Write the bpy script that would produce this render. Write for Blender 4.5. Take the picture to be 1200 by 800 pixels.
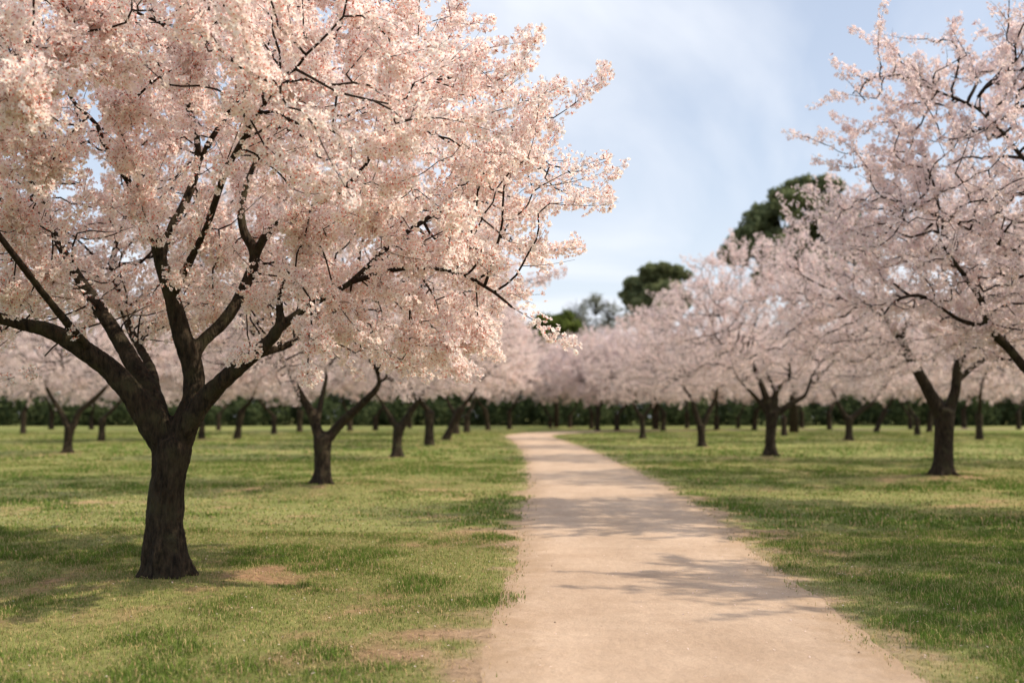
import bpy, math, random
import numpy as np

for o in list(bpy.data.objects):
    bpy.data.objects.remove(o)
SC = bpy.context.scene
COL = SC.collection

# ------------------------------------------------------------------ camera
W, H, F = 1200.0, 800.0, 1167.0
HORIZON = 487.0
PITCH = math.atan((HORIZON - 400) / F)
EYE = 1.55
cam_d = bpy.data.cameras.new('camera')
cam_d.sensor_width = 36.0
cam_d.lens = F / W * 36.0
cam_d.clip_start = 0.1
cam_d.clip_end = 2000
cam_d.dof.use_dof = True
cam_d.dof.focus_distance = 8.6
cam_d.dof.aperture_fstop = 0.95
cam = bpy.data.objects.new('camera', cam_d)
COL.objects.link(cam)
cam.location = (0, 0, EYE)
cam.rotation_euler = (math.pi / 2 + PITCH, 0, 0)
SC.camera = cam

# ------------------------------------------------------------------ light
SUN_ELEV = math.radians(42)
SUN_AZ = math.radians(-8)       # towards +X, turned 8 degrees to the camera's side
to_sun = (math.cos(SUN_ELEV) * math.cos(SUN_AZ), math.cos(SUN_ELEV) * math.sin(SUN_AZ), math.sin(SUN_ELEV))
sun_d = bpy.data.lights.new('sun', 'SUN')
sun_d.energy = 4.9
sun_d.angle = math.radians(0.6)
sun_d.color = (1.0, 0.87, 0.70)
sun = bpy.data.objects.new('sun', sun_d)
COL.objects.link(sun)
from mathutils import Vector
sun.rotation_euler = Vector(to_sun).to_track_quat('Z', 'Y').to_euler()

world = bpy.data.worlds.new('World')
SC.world = world
world.use_nodes = True
nt = world.node_tree
for n in list(nt.nodes):
    nt.nodes.remove(n)
out = nt.nodes.new('ShaderNodeOutputWorld')
bg = nt.nodes.new('ShaderNodeBackground')
bg.inputs['Strength'].default_value = 0.145
sky = nt.nodes.new('ShaderNodeTexSky')
sky.sky_type = 'NISHITA'
sky.sun_disc = False
sky.sun_elevation = SUN_ELEV
sky.sun_rotation = math.pi / 2 - SUN_AZ
sky.air_density = 1.0
sky.dust_density = 1.5
sky.ozone_density = 1.0
tc = nt.nodes.new('ShaderNodeTexCoord')
sep = nt.nodes.new('ShaderNodeSeparateXYZ')
nt.links.new(tc.outputs['Generated'], sep.inputs[0])
def wmath(op, a, b=None, clamp=False):
    n = nt.nodes.new('ShaderNodeMath'); n.operation = op; n.use_clamp = clamp
    for i, v in enumerate((a, b)):
        if v is None: continue
        if isinstance(v, (int, float)): n.inputs[i].default_value = v
        else: nt.links.new(v, n.inputs[i])
    return n.outputs[0]
zz = wmath('ADD', wmath('MAXIMUM', sep.outputs[2], 0.0), 0.22)
cx = wmath('DIVIDE', sep.outputs[0], zz)
cy = wmath('DIVIDE', sep.outputs[1], zz)
comb = nt.nodes.new('ShaderNodeCombineXYZ')
nt.links.new(wmath('MULTIPLY', cx, 0.7), comb.inputs[0])
nt.links.new(wmath('MULTIPLY', cy, 0.62), comb.inputs[1])
cn = nt.nodes.new('ShaderNodeTexNoise')
cn.inputs['Scale'].default_value = 1.35
cn.inputs['Detail'].default_value = 7
cn.inputs['Roughness'].default_value = 0.5
cn.inputs['Distortion'].default_value = 0.7
nt.links.new(comb.outputs[0], cn.inputs['Vector'])
ramp = nt.nodes.new('ShaderNodeValToRGB')
ramp.color_ramp.elements[0].position = 0.45
ramp.color_ramp.elements[0].color = (0, 0, 0, 1)
ramp.color_ramp.elements[1].position = 0.60
ramp.color_ramp.elements[1].color = (1, 1, 1, 1)
nt.links.new(cn.outputs['Fac'], ramp.inputs['Fac'])
# thin cirrus everywhere, thicker near the horizon
hz = wmath('SUBTRACT', 1.0, wmath('MULTIPLY', sep.outputs[2], 2.3), clamp=True)
veil = wmath('ADD', wmath('MULTIPLY', wmath('POWER', hz, 2.2), 0.52), 0.36)
fac = wmath('ADD', veil, wmath('MULTIPLY', ramp.outputs['Color'], 0.55), clamp=True)
mix = nt.nodes.new('ShaderNodeMix'); mix.data_type = 'RGBA'
nt.links.new(fac, mix.inputs[0])
nt.links.new(sky.outputs[0], mix.inputs[6])
mix.inputs[7].default_value = (5.7, 5.95, 6.45, 1)
up = nt.nodes.new('ShaderNodeMapRange')      # extra overhead sky brightness, added out of the camera's view as ambient fill
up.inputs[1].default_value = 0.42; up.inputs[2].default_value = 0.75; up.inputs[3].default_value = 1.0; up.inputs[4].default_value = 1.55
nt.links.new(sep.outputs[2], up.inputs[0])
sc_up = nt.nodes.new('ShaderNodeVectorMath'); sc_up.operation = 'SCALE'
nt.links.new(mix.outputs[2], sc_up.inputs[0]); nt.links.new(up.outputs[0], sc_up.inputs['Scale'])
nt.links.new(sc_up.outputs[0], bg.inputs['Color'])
nt.links.new(bg.outputs[0], out.inputs['Surface'])

SC.view_settings.view_transform = 'Standard'
SC.view_settings.look = 'None'
SC.view_settings.gamma = 1.0
SC.view_settings.exposure = 0.24
SC.render.engine = 'CYCLES'
cy_ = SC.cycles
cy_.max_bounces = 14
cy_.diffuse_bounces = 12
cy_.glossy_bounces = 1
cy_.transmission_bounces = 6
cy_.transparent_max_bounces = 4
cy_.use_denoising = True
cy_.use_adaptive_sampling = False
SC.render.use_persistent_data = False

# ------------------------------------------------------------------ picking points through the photograph's camera
CP, SP = math.cos(PITCH), math.sin(PITCH)
def ray(px, py):
    u = (px - 600) / F; v = (400 - py) / F
    return np.array([u, CP - v * SP, SP + v * CP])
def at(px, py, depth):
    d = ray(px, py)
    return d * (depth / d[1]) + np.array([0, 0, EYE])
def ground_at(px, py):
    d = ray(px, py)
    return d * (-EYE / d[2]) + np.array([0, 0, EYE])

# ------------------------------------------------------------------ noise in numpy
def _hash(ix, iy, iz, seed):
    h = (ix.astype(np.int64) * 374761393 + iy.astype(np.int64) * 668265263 + iz.astype(np.int64) * 2147483647 + seed * 144269) & 0xffffffff
    h = ((h ^ (h >> 13)) * 1274126177) & 0xffffffff
    h = h ^ (h >> 16)
    return (h & 0xffffff) / float(0xffffff)
def vnoise(p, seed=0):
    p = np.asarray(p, dtype=np.float64)
    i = np.floor(p).astype(np.int64); f = p - i
    f = f * f * (3 - 2 * f)
    r = 0
    for dx in (0, 1):
        wx = f[:, 0] if dx else 1 - f[:, 0]
        for dy in (0, 1):
            wy = f[:, 1] if dy else 1 - f[:, 1]
            for dz in (0, 1):
                wz = f[:, 2] if dz else 1 - f[:, 2]
                r = r + wx * wy * wz * _hash(i[:, 0] + dx, i[:, 1] + dy, i[:, 2] + dz, seed)
    return r
def fbm(p, octaves=4, seed=0, gain=0.5):
    a, s, t = 1.0, 0, 0
    p = np.array(p, dtype=np.float64)
    for k in range(octaves):
        s = s + a * vnoise(p, seed + k * 17); t += a
        p = p * 2.03 + 11.7; a *= gain
    return s / t
def nrm(v):
    return v / np.maximum(np.linalg.norm(v, axis=-1, keepdims=True), 1e-9)

# ------------------------------------------------------------------ mesh helper
class Acc:
    def __init__(self):
        self.v = []; self.q = []; self.t = []; self.c = []; self.n = 0
    def add(self, v, q=None, t=None, c=None):
        v = np.asarray(v, dtype=np.float32).reshape(-1, 3)
        self.v.append(v)
        if q is not None and len(q): self.q.append(np.asarray(q, dtype=np.int64).reshape(-1, 4) + self.n)
        if t is not None and len(t): self.t.append(np.asarray(t, dtype=np.int64).reshape(-1, 3) + self.n)
        if c is not None:
            c = np.asarray(c, dtype=np.float32)
            if c.ndim == 1: c = np.broadcast_to(c, (len(v), 3))
            self.c.append(c.reshape(-1, 3))
        self.n += len(v)
    def mesh(self, name, smooth=True):
        v = np.concatenate(self.v)
        q = np.concatenate(self.q) if self.q else np.zeros((0, 4), np.int64)
        t = np.concatenate(self.t) if self.t else np.zeros((0, 3), np.int64)
        m = bpy.data.meshes.new(name)
        m.vertices.add(len(v)); m.vertices.foreach_set('co', v.ravel())
        nl = len(q) * 4 + len(t) * 3
        m.loops.add(nl)
        m.loops.foreach_set('vertex_index', np.concatenate([q.ravel(), t.ravel()]).astype(np.int32))
        m.polygons.add(len(q) + len(t))
        ls = np.concatenate([np.arange(len(q)) * 4, len(q) * 4 + np.arange(len(t)) * 3]).astype(np.int32)
        m.polygons.foreach_set('loop_start', ls)
        m.polygons.foreach_set('use_smooth', np.full(len(ls), smooth))
        m.update(calc_edges=True)
        if self.c:
            c = np.concatenate(self.c)
            a = m.color_attributes.new('Col', 'FLOAT_COLOR', 'POINT')
            a.data.foreach_set('color', np.concatenate([c, np.ones((len(c), 1), np.float32)], axis=1).ravel())
        return m

def link(name, mesh, mat, parent=None):
    o = bpy.data.objects.new(name, mesh)
    if mat and not mesh.materials: mesh.materials.append(mat)
    COL.objects.link(o)
    if parent: o.parent = parent
    return o

# ------------------------------------------------------------------ materials
def new_mat(name):
    m = bpy.data.materials.new(name); m.use_nodes = True
    t = m.node_tree
    for n in list(t.nodes): t.nodes.remove(n)
    return m, t, t.nodes.new('ShaderNodeOutputMaterial')
def leaf_mat(name, translucency, gain=(1, 1, 1), rough=0.6):
    m, t, o = new_mat(name)
    a = t.nodes.new('ShaderNodeAttribute'); a.attribute_name = 'Col'
    mul = t.nodes.new('ShaderNodeMix'); mul.data_type = 'RGBA'; mul.blend_type = 'MULTIPLY'
    mul.inputs[0].default_value = 1; mul.inputs[7].default_value = (*gain, 1)
    t.links.new(a.outputs['Color'], mul.inputs[6])
    d = t.nodes.new('ShaderNodeBsdfDiffuse'); tr = t.nodes.new('ShaderNodeBsdfTranslucent')
    t.links.new(mul.outputs[2], d.inputs[0]); t.links.new(mul.outputs[2], tr.inputs[0])
    mx = t.nodes.new('ShaderNodeMixShader'); mx.inputs[0].default_value = translucency
    t.links.new(d.outputs[0], mx.inputs[1]); t.links.new(tr.outputs[0], mx.inputs[2])
    t.links.new(mx.outputs[0], o.inputs['Surface'])
    return m
def bark_mat(name, scale, c0, c1, moss, bump):
    m, t, o = new_mat(name)
    tcn = t.nodes.new('ShaderNodeTexCoord')
    mp = t.nodes.new('ShaderNodeMapping'); mp.inputs['Scale'].default_value = (1, 1, 0.28)
    t.links.new(tcn.outputs['Object'], mp.inputs[0])
    n1 = t.nodes.new('ShaderNodeTexNoise'); n1.inputs['Scale'].default_value = scale; n1.inputs['Detail'].default_value = 8; n1.inputs['Roughness'].default_value = 0.65
    t.links.new(mp.outputs[0], n1.inputs['Vector'])
    r = t.nodes.new('ShaderNodeValToRGB')
    r.color_ramp.elements[0].position = 0.34; r.color_ramp.elements[0].color = (*c0, 1)
    r.color_ramp.elements[1].position = 0.72; r.color_ramp.elements[1].color = (*c1, 1)
    t.links.new(n1.outputs['Fac'], r.inputs[0])
    n2 = t.nodes.new('ShaderNodeTexNoise'); n2.inputs['Scale'].default_value = 5; n2.inputs['Detail'].default_value = 5
    t.links.new(tcn.outputs['Object'], n2.inputs['Vector'])
    r2 = t.nodes.new('ShaderNodeMapRange'); r2.inputs[1].default_value = 0.5; r2.inputs[2].default_value = 0.72
    t.links.new(n2.outputs['Fac'], r2.inputs[0])
    mx = t.nodes.new('ShaderNodeMix'); mx.data_type = 'RGBA'; mx.inputs[7].default_value = (*moss, 1)
    t.links.new(r2.outputs[0], mx.inputs[0]); t.links.new(r.outputs[0], mx.inputs[6])
    b = t.nodes.new('ShaderNodeBsdfPrincipled'); b.inputs['Roughness'].default_value = 0.85
    b.inputs['Specular IOR Level'].default_value = 0.12
    t.links.new(mx.outputs[2], b.inputs['Base Color'])
    v = t.nodes.new('ShaderNodeTexVoronoi'); v.inputs['Scale'].default_value = scale * 1.6; v.feature = 'DISTANCE_TO_EDGE'
    t.links.new(mp.outputs[0], v.inputs['Vector'])
    ad = t.nodes.new('ShaderNodeMath'); ad.operation = 'ADD'
    mv = t.nodes.new('ShaderNodeMath'); mv.operation = 'MULTIPLY'; mv.inputs[1].default_value = 0.7
    t.links.new(v.outputs['Distance'], mv.inputs[0])
    t.links.new(n1.outputs['Fac'], ad.inputs[0]); t.links.new(mv.outputs[0], ad.inputs[1])
    bp = t.nodes.new('ShaderNodeBump'); bp.inputs['Distance'].default_value = bump; bp.inputs['Strength'].default_value = 1.0
    t.links.new(ad.outputs[0], bp.inputs['Height'])
    t.links.new(bp.outputs[0], b.inputs['Normal'])
    t.links.new(b.outputs[0], o.inputs['Surface'])
    return m
M_BARK = bark_mat('bark', 26, (0.008, 0.006, 0.0045), (0.058, 0.042, 0.027), (0.046, 0.041, 0.022), 0.024)
M_TWIG = bark_mat('twig_bark', 40, (0.012, 0.008, 0.006), (0.04, 0.026, 0.019), (0.028, 0.019, 0.012), 0.002)
M_PETAL = leaf_mat('petals', 0.52)
M_LEAF = leaf_mat('foliage', 0.30)
M_GRASS = leaf_mat('grass_blades', 0.30)

# ------------------------------------------------------------------ path outline (metres, from the picked edge points)
L_px = [(500, 1000), (555, 800), (585, 700), (604, 640), (612, 600), (617, 560), (612, 530), (600, 516), (592, 510)]
R_px = [(1400, 1000), (1095, 800), (978, 710), (893, 650), (829, 600), (763, 560), (700, 530), (664, 517), (650, 512)]
Lp = [ground_at(*p)[:2] for p in L_px]; Rp = [ground_at(*p)[:2] for p in R_px]
ctr = [(a + b) / 2 for a, b in zip(Lp, Rp)]
ctr = [np.array([1.0, -12.0])] + ctr + [np.array([1.9, 83.0]), np.array([4.0, 91.0]), np.array([8.0, 99.0]), np.array([18.0, 107.0]), np.array([45.0, 116.0]), np.array([90.0, 120.0])]
wid = [2.7] + [abs(a[0] - b[0]) for a, b in zip(Lp, Rp)] + [3.9, 5.2, 5.6, 5.0, 4.0, 3.5]
def catmull(P, n):
    P = np.array(P, float); out_ = []
    Q = np.vstack([2 * P[0] - P[1], P, 2 * P[-1] - P[-2]])
    for i in range(1, len(Q) - 2):
        p0, p1, p2, p3 = Q[i - 1:i + 3]
        for k in range(n):
            t = k / n
            out_.append(0.5 * ((2 * p1) + (-p0 + p2) * t + (2 * p0 - 5 * p1 + 4 * p2 - p3) * t * t + (-p0 + 3 * p1 - 3 * p2 + p3) * t ** 3))
    out_.append(Q[-2]); return np.array(out_)
PC = catmull([np.array([c[0], c[1], w]) for c, w in zip(ctr, wid)], 24)
# resample evenly
seg = np.linalg.norm(np.diff(PC[:, :2], axis=0), axis=1); cum = np.concatenate([[0], np.cumsum(seg)])
ss = np.arange(0, cum[-1], 0.12)
PCX = np.stack([np.interp(ss, cum, PC[:, k]) for k in range(3)], axis=1)
def path_d(x, y):
    """signed distance from the path's edge (negative on the path)"""
    x = np.asarray(x, float); y = np.asarray(y, float)
    res = np.full(x.shape, 1e3)
    P = PCX[::6]
    near = (np.abs(x - 3) < 60)
    idx = np.nonzero(near)[0]
    for s in range(0, len(idx), 20000):
        j = idx[s:s + 20000]
        d2 = (x[j, None] - P[None, :, 0]) ** 2 + (y[j, None] - P[None, :, 1]) ** 2
        k = d2.argmin(1)
        res[j] = np.sqrt(d2[np.arange(len(j)), k]) - P[k, 2] / 2
    return res

# ------------------------------------------------------------------ where the trees stand: (pixel x, pixel y of the foot)
FOOT = {}
MAIN = ground_at(192, 675)
TREES = []     # filled below; (x, y) used for the bare rings and mounds
def G(px, py):
    d_ = ray(px, py); d_ = d_ * (-(EYE - 0.09) / d_[2]); return float(d_[0]), float(d_[1])
named = {'main': G(192, 672), 'second': G(378, 568), 'third': G(466, 535), 'right_near': (9.6, 15.2), 'right_hidden': (9.7, 8.4), 'right': G(1105, 557),
         'right2': G(903, 535), 'right3': G(822, 522), 'right4': G(753, 513), 'leftmid': G(79, 530), 'right_mid': G(995, 516)}
far_px = [(503, 521), (523, 515), (534, 508.5), (547, 506), (572, 503), (597, 502), (119, 516), (27, 507), (107, 502), (236, 514.5), (278, 514), (256, 503),
          (321, 508), (351, 505), (410, 504), (440, 503), (700, 504.6), (723, 504.4), (769, 502.3), (777, 504), (840, 503.2), (865, 501), (884, 503), (919, 510), (972, 502.5),
          (1027, 505), (1067, 502), (1075, 509), (1089, 505), (1148, 514), (1194, 502), (693, 501.5), (668, 500.5), (645, 500.5),
          (-60, 520), (175, 506), (60, 502), (210, 502), (-30, 504), (480, 501), (1240, 509), (805, 501), (940, 500.8), (1130, 501.5), (1290, 540)]
far_xy = [G(*p) for p in far_px]
ring_xy = np.array(list(named.values()) + far_xy)

def tree_d(x, y):
    x = np.asarray(x, float); y = np.asarray(y, float)
    r = np.full(x.shape, 1e3)
    for tx, ty in ring_xy:
        r = np.minimum(r, np.hypot(x - tx, y - ty))
    return r
def height(x, y):
    x = np.asarray(x, float); y = np.asarray(y, float)
    p = np.stack([x * 0.16, y * 0.16, np.zeros_like(x)], 1)
    h = (fbm(p, 3, 5) - 0.5) * 0.16
    p2 = np.stack([x * 1.1, y * 1.1, np.zeros_like(x)], 1)
    h += (fbm(p2, 2, 9) - 0.5) * 0.035
    pd = path_d(x, y)
    h *= np.clip(pd / 3.0, 0.12, 1)
    td = tree_d(x, y)
    h += 0.10 * np.exp(-(td / 1.1) ** 2)
    return h
def h1(x, y):
    return float(height(np.array([x]), np.array([y]))[0])

def bare_amount(x, y, td, pd):
    """0 full turf .. 1 bare dry soil"""
    n = fbm(np.stack([x * 0.9, y * 0.9, 0 * x], 1), 5, 21, 0.6)
    n2 = fbm(np.stack([x * 3.3, y * 3.3, 0 * x], 1), 4, 31, 0.6)
    ring = np.exp(-(td / 1.15) ** 2) * 0.9 + (n2 - 0.5) * 1.6 * np.exp(-(td / 1.6) ** 2)
    edge = np.exp(-(np.clip(pd, 0, None) / 0.34) ** 1.3) * 1.15 - 0.10 + (n2 - 0.5) * 0.8 * np.exp(-(np.clip(pd, 0, None) / 0.6) ** 2)
    b = (n - 0.57) * 3.2 + (n2 - 0.5) * 2.0 + ring + edge
    return np.clip(b, 0, 1)
def lush_amount(x, y):
    n = fbm(np.stack([x * 0.55 + 40, y * 0.55, 0 * x], 1), 4, 77, 0.6)
    n2 = fbm(np.stack([x * 2.2 + 40, y * 2.2, 0 * x], 1), 3, 79, 0.6)
    return np.clip((n - 0.5) * 4.0 + (n2 - 0.5) * 3.0 + 0.42, 0, 1)

# ------------------------------------------------------------------ ground
def graded(lo, hi, step, far, g=1.06):
    a = list(np.arange(lo, hi, step)); s = step
    while a[-1] < far[1]:
        s *= g; a.append(a[-1] + s)
    s = step; b = [lo]
    while b[-1] > far[0]:
        s *= g; b.append(b[-1] - s)
    return np.array(b[:0:-1] + a)
gx = graded(-7.5, 9.0, 0.07, (-700, 700)); gy = graded(4.2, 17.0, 0.07, (-60, 900), 1.035)
GX, GY = np.meshgrid(gx, gy); X = GX.ravel(); Y = GY.ravel()
pd_ = path_d(X, Y); td_ = tree_d(X, Y)
Z = height(X, Y) - 0.05 * np.clip(-pd_ / 0.3, 0, 1)
bare = bare_amount(X, Y, td_, pd_); lush = lush_amount(X, Y)
farf = np.clip((Y - 14) / 25, 0, 1)
bare_c = bare * (1 - 0.45 * farf)
dry = np.array([0.212, 0.214, 0.076]); grn = np.array([0.110, 0.150, 0.036]); soil = np.array([0.34, 0.215, 0.125])
c = dry[None] * (1 - lush[:, None] * 0.85) + grn[None] * lush[:, None] * 0.85
verge = np.exp(-(np.clip(pd_, 0, None) / 0.50) ** 1.5)[:, None]
soil2 = soil[None] * (1 - verge) + np.array([0.365, 0.26, 0.172])[None] * verge
c = c * (1 - bare_c[:, None]) + soil2 * bare_c[:, None]
acc = Acc()
ny, nx = GX.shape
ii = (np.arange(ny - 1)[:, None] * nx + np.arange(nx - 1)[None]).ravel()
acc.add(np.stack([X, Y, Z], 1), np.stack([ii, ii + 1, ii + nx + 1, ii + nx], 1), c=c)
gm, t, o_ = new_mat('turf_soil')
a = t.nodes.new('ShaderNodeAttribute'); a.attribute_name = 'Col'
tcn = t.nodes.new('ShaderNodeTexCoord')
n1 = t.nodes.new('ShaderNodeTexNoise'); n1.inputs['Scale'].default_value = 9; n1.inputs['Detail'].default_value = 10; n1.inputs['Roughness'].default_value = 0.75
t.links.new(tcn.outputs['Object'], n1.inputs['Vector'])
mr = t.nodes.new('ShaderNodeMapRange'); mr.inputs[1].default_value = 0.3; mr.inputs[2].default_value = 0.7; mr.inputs[3].default_value = 0.62; mr.inputs[4].default_value = 1.35
t.links.new(n1.outputs['Fac'], mr.inputs[0])
n3 = t.nodes.new('ShaderNodeTexNoise'); n3.inputs['Scale'].default_value = 0.35; n3.inputs['Detail'].default_value = 6; n3.inputs['Roughness'].default_value = 0.6
t.links.new(tcn.outputs['Object'], n3.inputs['Vector'])
mr3 = t.nodes.new('ShaderNodeMapRange'); mr3.inputs[1].default_value = 0.35; mr3.inputs[2].default_value = 0.65; mr3.inputs[3].default_value = 0.8; mr3.inputs[4].default_value = 1.2
t.links.new(n3.outputs['Fac'], mr3.inputs[0])
mm = t.nodes.new('ShaderNodeMath'); mm.operation = 'MULTIPLY'
t.links.new(mr.outputs[0], mm.inputs[0]); t.links.new(mr3.outputs[0], mm.inputs[1])
vm = t.nodes.new('ShaderNodeVectorMath'); vm.operation = 'SCALE'
t.links.new(a.outputs['Color'], vm.inputs[0]); t.links.new(mm.outputs[0], vm.inputs['Scale'])
b = t.nodes.new('ShaderNodeBsdfPrincipled'); b.inputs['Roughness'].default_value = 1.0; b.inputs['Specular IOR Level'].default_value = 0.05
t.links.new(vm.outputs[0], b.inputs['Base Color'])
bp = t.nodes.new('ShaderNodeBump'); bp.inputs['Distance'].default_value = 0.05; bp.inputs['Strength'].default_value = 0.9
t.links.new(n1.outputs['Fac'], bp.inputs['Height']); t.links.new(bp.outputs[0], b.inputs['Normal'])
t.links.new(b.outputs[0], o_.inputs['Surface'])
g = link('ground', acc.mesh('ground'), gm); g['kind'] = 'structure'; g['label'] = 'patchy green and dry grass lawn of the orchard park'

# ------------------------------------------------------------------ path
acc = Acc()
d = np.gradient(PCX[:, :2], axis=0); d = nrm(d); nrml = np.stack([d[:, 1], -d[:, 0]], 1)   # to the right
K = 25
s_along = ss
jit = lambda seed: (fbm(np.stack([s_along * 1.3, 0 * s_along + seed, 0 * s_along], 1), 4, seed, 0.5) - 0.5) * 0.36
jl, jr = jit(3), jit(8)
hw = PCX[:, 2] / 2
u = np.linspace(-1, 1, K)
rows = []
for k in range(K):
    lat = np.where(u[k] < 0, u[k] * (hw + jl), u[k] * (hw + jr))
    p = PCX[:, :2] + nrml * lat[:, None]
    rows.append(p)
P = np.stack(rows, 1)                     # (S, K, 2)
pz = height(P[..., 0].ravel(), P[..., 1].ravel()).reshape(P.shape[:2])
pz = pz + 0.012 - 0.016 * np.abs(u[None]) ** 6
V = np.concatenate([P, pz[..., None]], 2).reshape(-1, 3)
S = len(PCX)
ii = (np.arange(S - 1)[:, None] * K + np.arange(K - 1)[None]).ravel()
acc.add(V, np.stack([ii, ii + 1, ii + K + 1, ii + K], 1), c=np.repeat(np.abs(u)[None], S, 0).reshape(-1, 1) * np.ones((1, 3)))
pm, t, o_ = new_mat('packed_sand')
tcn = t.nodes.new('ShaderNodeTexCoord')
def noise(scale, det=8, rough=0.6, stretch=None):
    n = t.nodes.new('ShaderNodeTexNoise'); n.inputs['Scale'].default_value = scale; n.inputs['Detail'].default_value = det; n.inputs['Roughness'].default_value = rough
    if stretch:
        mp = t.nodes.new('ShaderNodeMapping'); mp.inputs['Scale'].default_value = stretch
        t.links.new(tcn.outputs['Object'], mp.inputs[0]); t.links.new(mp.outputs[0], n.inputs['Vector'])
    else: t.links.new(tcn.outputs['Object'], n.inputs['Vector'])
    return n.outputs['Fac']
def mrange(src, a0, a1, b0, b1):
    r = t.nodes.new('ShaderNodeMapRange'); r.inputs[1].default_value = a0; r.inputs[2].default_value = a1; r.inputs[3].default_value = b0; r.inputs[4].default_value = b1
    t.links.new(src, r.inputs[0]); return r.outputs[0]
def mmul(x_, y_):
    n = t.nodes.new('ShaderNodeMath'); n.operation = 'MULTIPLY'; t.links.new(x_, n.inputs[0]); t.links.new(y_, n.inputs[1]); return n.outputs[0]
f1 = mrange(noise(1.1, 8, 0.62), 0.35, 0.65, 0, 1)
mx = t.nodes.new('ShaderNodeMix'); mx.data_type = 'RGBA'
mx.inputs[6].default_value = (0.385, 0.280, 0.196, 1); mx.inputs[7].default_value = (0.465, 0.350, 0.255, 1)
t.links.new(f1, mx.inputs[0])
k1 = mmul(mrange(noise(60, 6, 0.8), 0.3, 0.7, 0.84, 1.14), mrange(noise(7, 8, 0.7, (1.6, 0.7, 1)), 0.3, 0.7, 0.90, 1.08))
# faint darker specks of grit
vo = t.nodes.new('ShaderNodeTexVoronoi'); vo.inputs['Scale'].default_value = 26; t.links.new(tcn.outputs['Object'], vo.inputs['Vector'])
k1 = mmul(k1, mrange(vo.outputs['Distance'], 0.03, 0.10, 0.72, 1.0))
# trodden mottling and a dirtier, broken verge
k1 = mmul(k1, mrange(noise(0.55, 5, 0.55, (1, 0.45, 1)), 0.35, 0.65, 0.90, 1.06))
ea = t.nodes.new('ShaderNodeAttribute'); ea.attribute_name = 'Col'
en = t.nodes.new('ShaderNodeMath'); en.operation = 'ADD'
t.links.new(ea.outputs['Fac'], en.inputs[0]); t.links.new(mrange(noise(3.2, 8, 0.7), 0.3, 0.7, -0.22, 0.22), en.inputs[1])
mx2 = t.nodes.new('ShaderNodeMix'); mx2.data_type = 'RGBA'; mx2.inputs[7].default_value = (0.345, 0.245, 0.160, 1)
t.links.new(mrange(en.outputs[0], 0.66, 1.02, 0, 1), mx2.inputs[0]); t.links.new(mx.outputs[2], mx2.inputs[6])
mx = mx2
vm = t.nodes.new('ShaderNodeVectorMath'); vm.operation = 'SCALE'
t.links.new(mx.outputs[2], vm.inputs[0]); t.links.new(k1, vm.inputs['Scale'])
b = t.nodes.new('ShaderNodeBsdfPrincipled'); b.inputs['Roughness'].default_value = 0.95; b.inputs['Specular IOR Level'].default_value = 0.1
t.links.new(vm.outputs[0], b.inputs['Base Color'])
bp = t.nodes.new('ShaderNodeBump'); bp.inputs['Distance'].default_value = 0.02; bp.inputs['Strength'].default_value = 0.8
t.links.new(noise(14, 10, 0.75), bp.inputs['Height']); t.links.new(bp.outputs[0], b.inputs['Normal'])
t.links.new(b.outputs[0], o_.inputs['Surface'])
pth = link('path', acc.mesh('path'), pm); pth['kind'] = 'structure'; pth['label'] = 'pale sandy path winding away between the trees'

# ------------------------------------------------------------------ grass blades
rng = np.random.default_rng(11)
def blades(acc, n, x0, x1, y0, y1, wmin, lmin, lmax, fan=0.62, keep_scale=1.0, straw=0.16):
    y = np.sqrt(rng.uniform(y0 ** 2, y1 ** 2, n))
    x = rng.uniform(-1, 1, n) * (y * fan + 1.2)
    m = (x > x0) & (x < x1); x, y = x[m], y[m]
    pd = path_d(x, y); td = tree_d(x, y)
    br = bare_amount(x, y, td, pd); lu = lush_amount(x, y)
    keep = rng.random(len(x)) < (1.02 - 0.93 * br) * (0.45 + 0.55 * lu) * keep_scale
    wob = (fbm(np.stack([x * 1.6, y * 1.6, 0 * x], 1), 4, 55) - 0.5) * 0.5
    keep &= (pd + wob * 0.7 > rng.random(len(x)) ** 2 * 0.50 - 0.16) & (td > 0.2)
    x, y, br, lu = x[keep], y[keep], br[keep], lu[keep]
    n = len(x)
    z = height(x, y) - 0.006
    az = rng.uniform(0, 2 * np.pi, n)
    tuft = np.clip(lu * 1.3 - 0.25, 0, 1) * (1 - br)
    L = rng.uniform(lmin, lmax, n) * (0.65 + 0.6 * tuft)
    lean = rng.uniform(0.15, 1.05, n)
    w = wmin * rng.uniform(0.7, 1.3, n)
    dx, dy = np.cos(az), np.sin(az)
    bx, by = -dy, dx
    base = np.stack([x, y, z], 1)
    side = np.stack([bx, by, 0 * bx], 1) * (w / 2)[:, None]
    fwd = np.stack([dx, dy, 0 * dx], 1)
    up = np.array([0, 0, 1.0])
    mid = base + fwd * (L * 0.22 * lean)[:, None] + up * (L * 0.55)[:, None] * (1 - 0.25 * lean[:, None])
    tip = base + fwd * (L * 0.80 * lean)[:, None] + up * (L * (1 - 0.45 * lean))[:, None]
    v = np.stack([base - side, base + side, mid + side * 0.8, mid - side * 0.8, tip], 1).reshape(-1, 3)
    k = np.arange(n)[:, None] * 5
    green = np.array([0.112, 0.170, 0.034]); olive = np.array([0.165, 0.200, 0.052]); strawc = np.array([0.42, 0.32, 0.16])
    cc = olive[None] * (1 - lu[:, None]) + green[None] * lu[:, None]
    s = rng.random(n) < (straw + 0.45 * br + 0.16 * (1 - lu))
    cc[s] = strawc
    cc = cc * rng.uniform(0.72, 1.28, (n, 1)) * rng.uniform(0.93, 1.07, (n, 3))
    cc = np.repeat(cc, 5, 0)
    acc.add(v, k + np.array([[0, 1, 2, 3]]), k + np.array([[3, 2, 4]]), cc)
acc = Acc()
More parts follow.
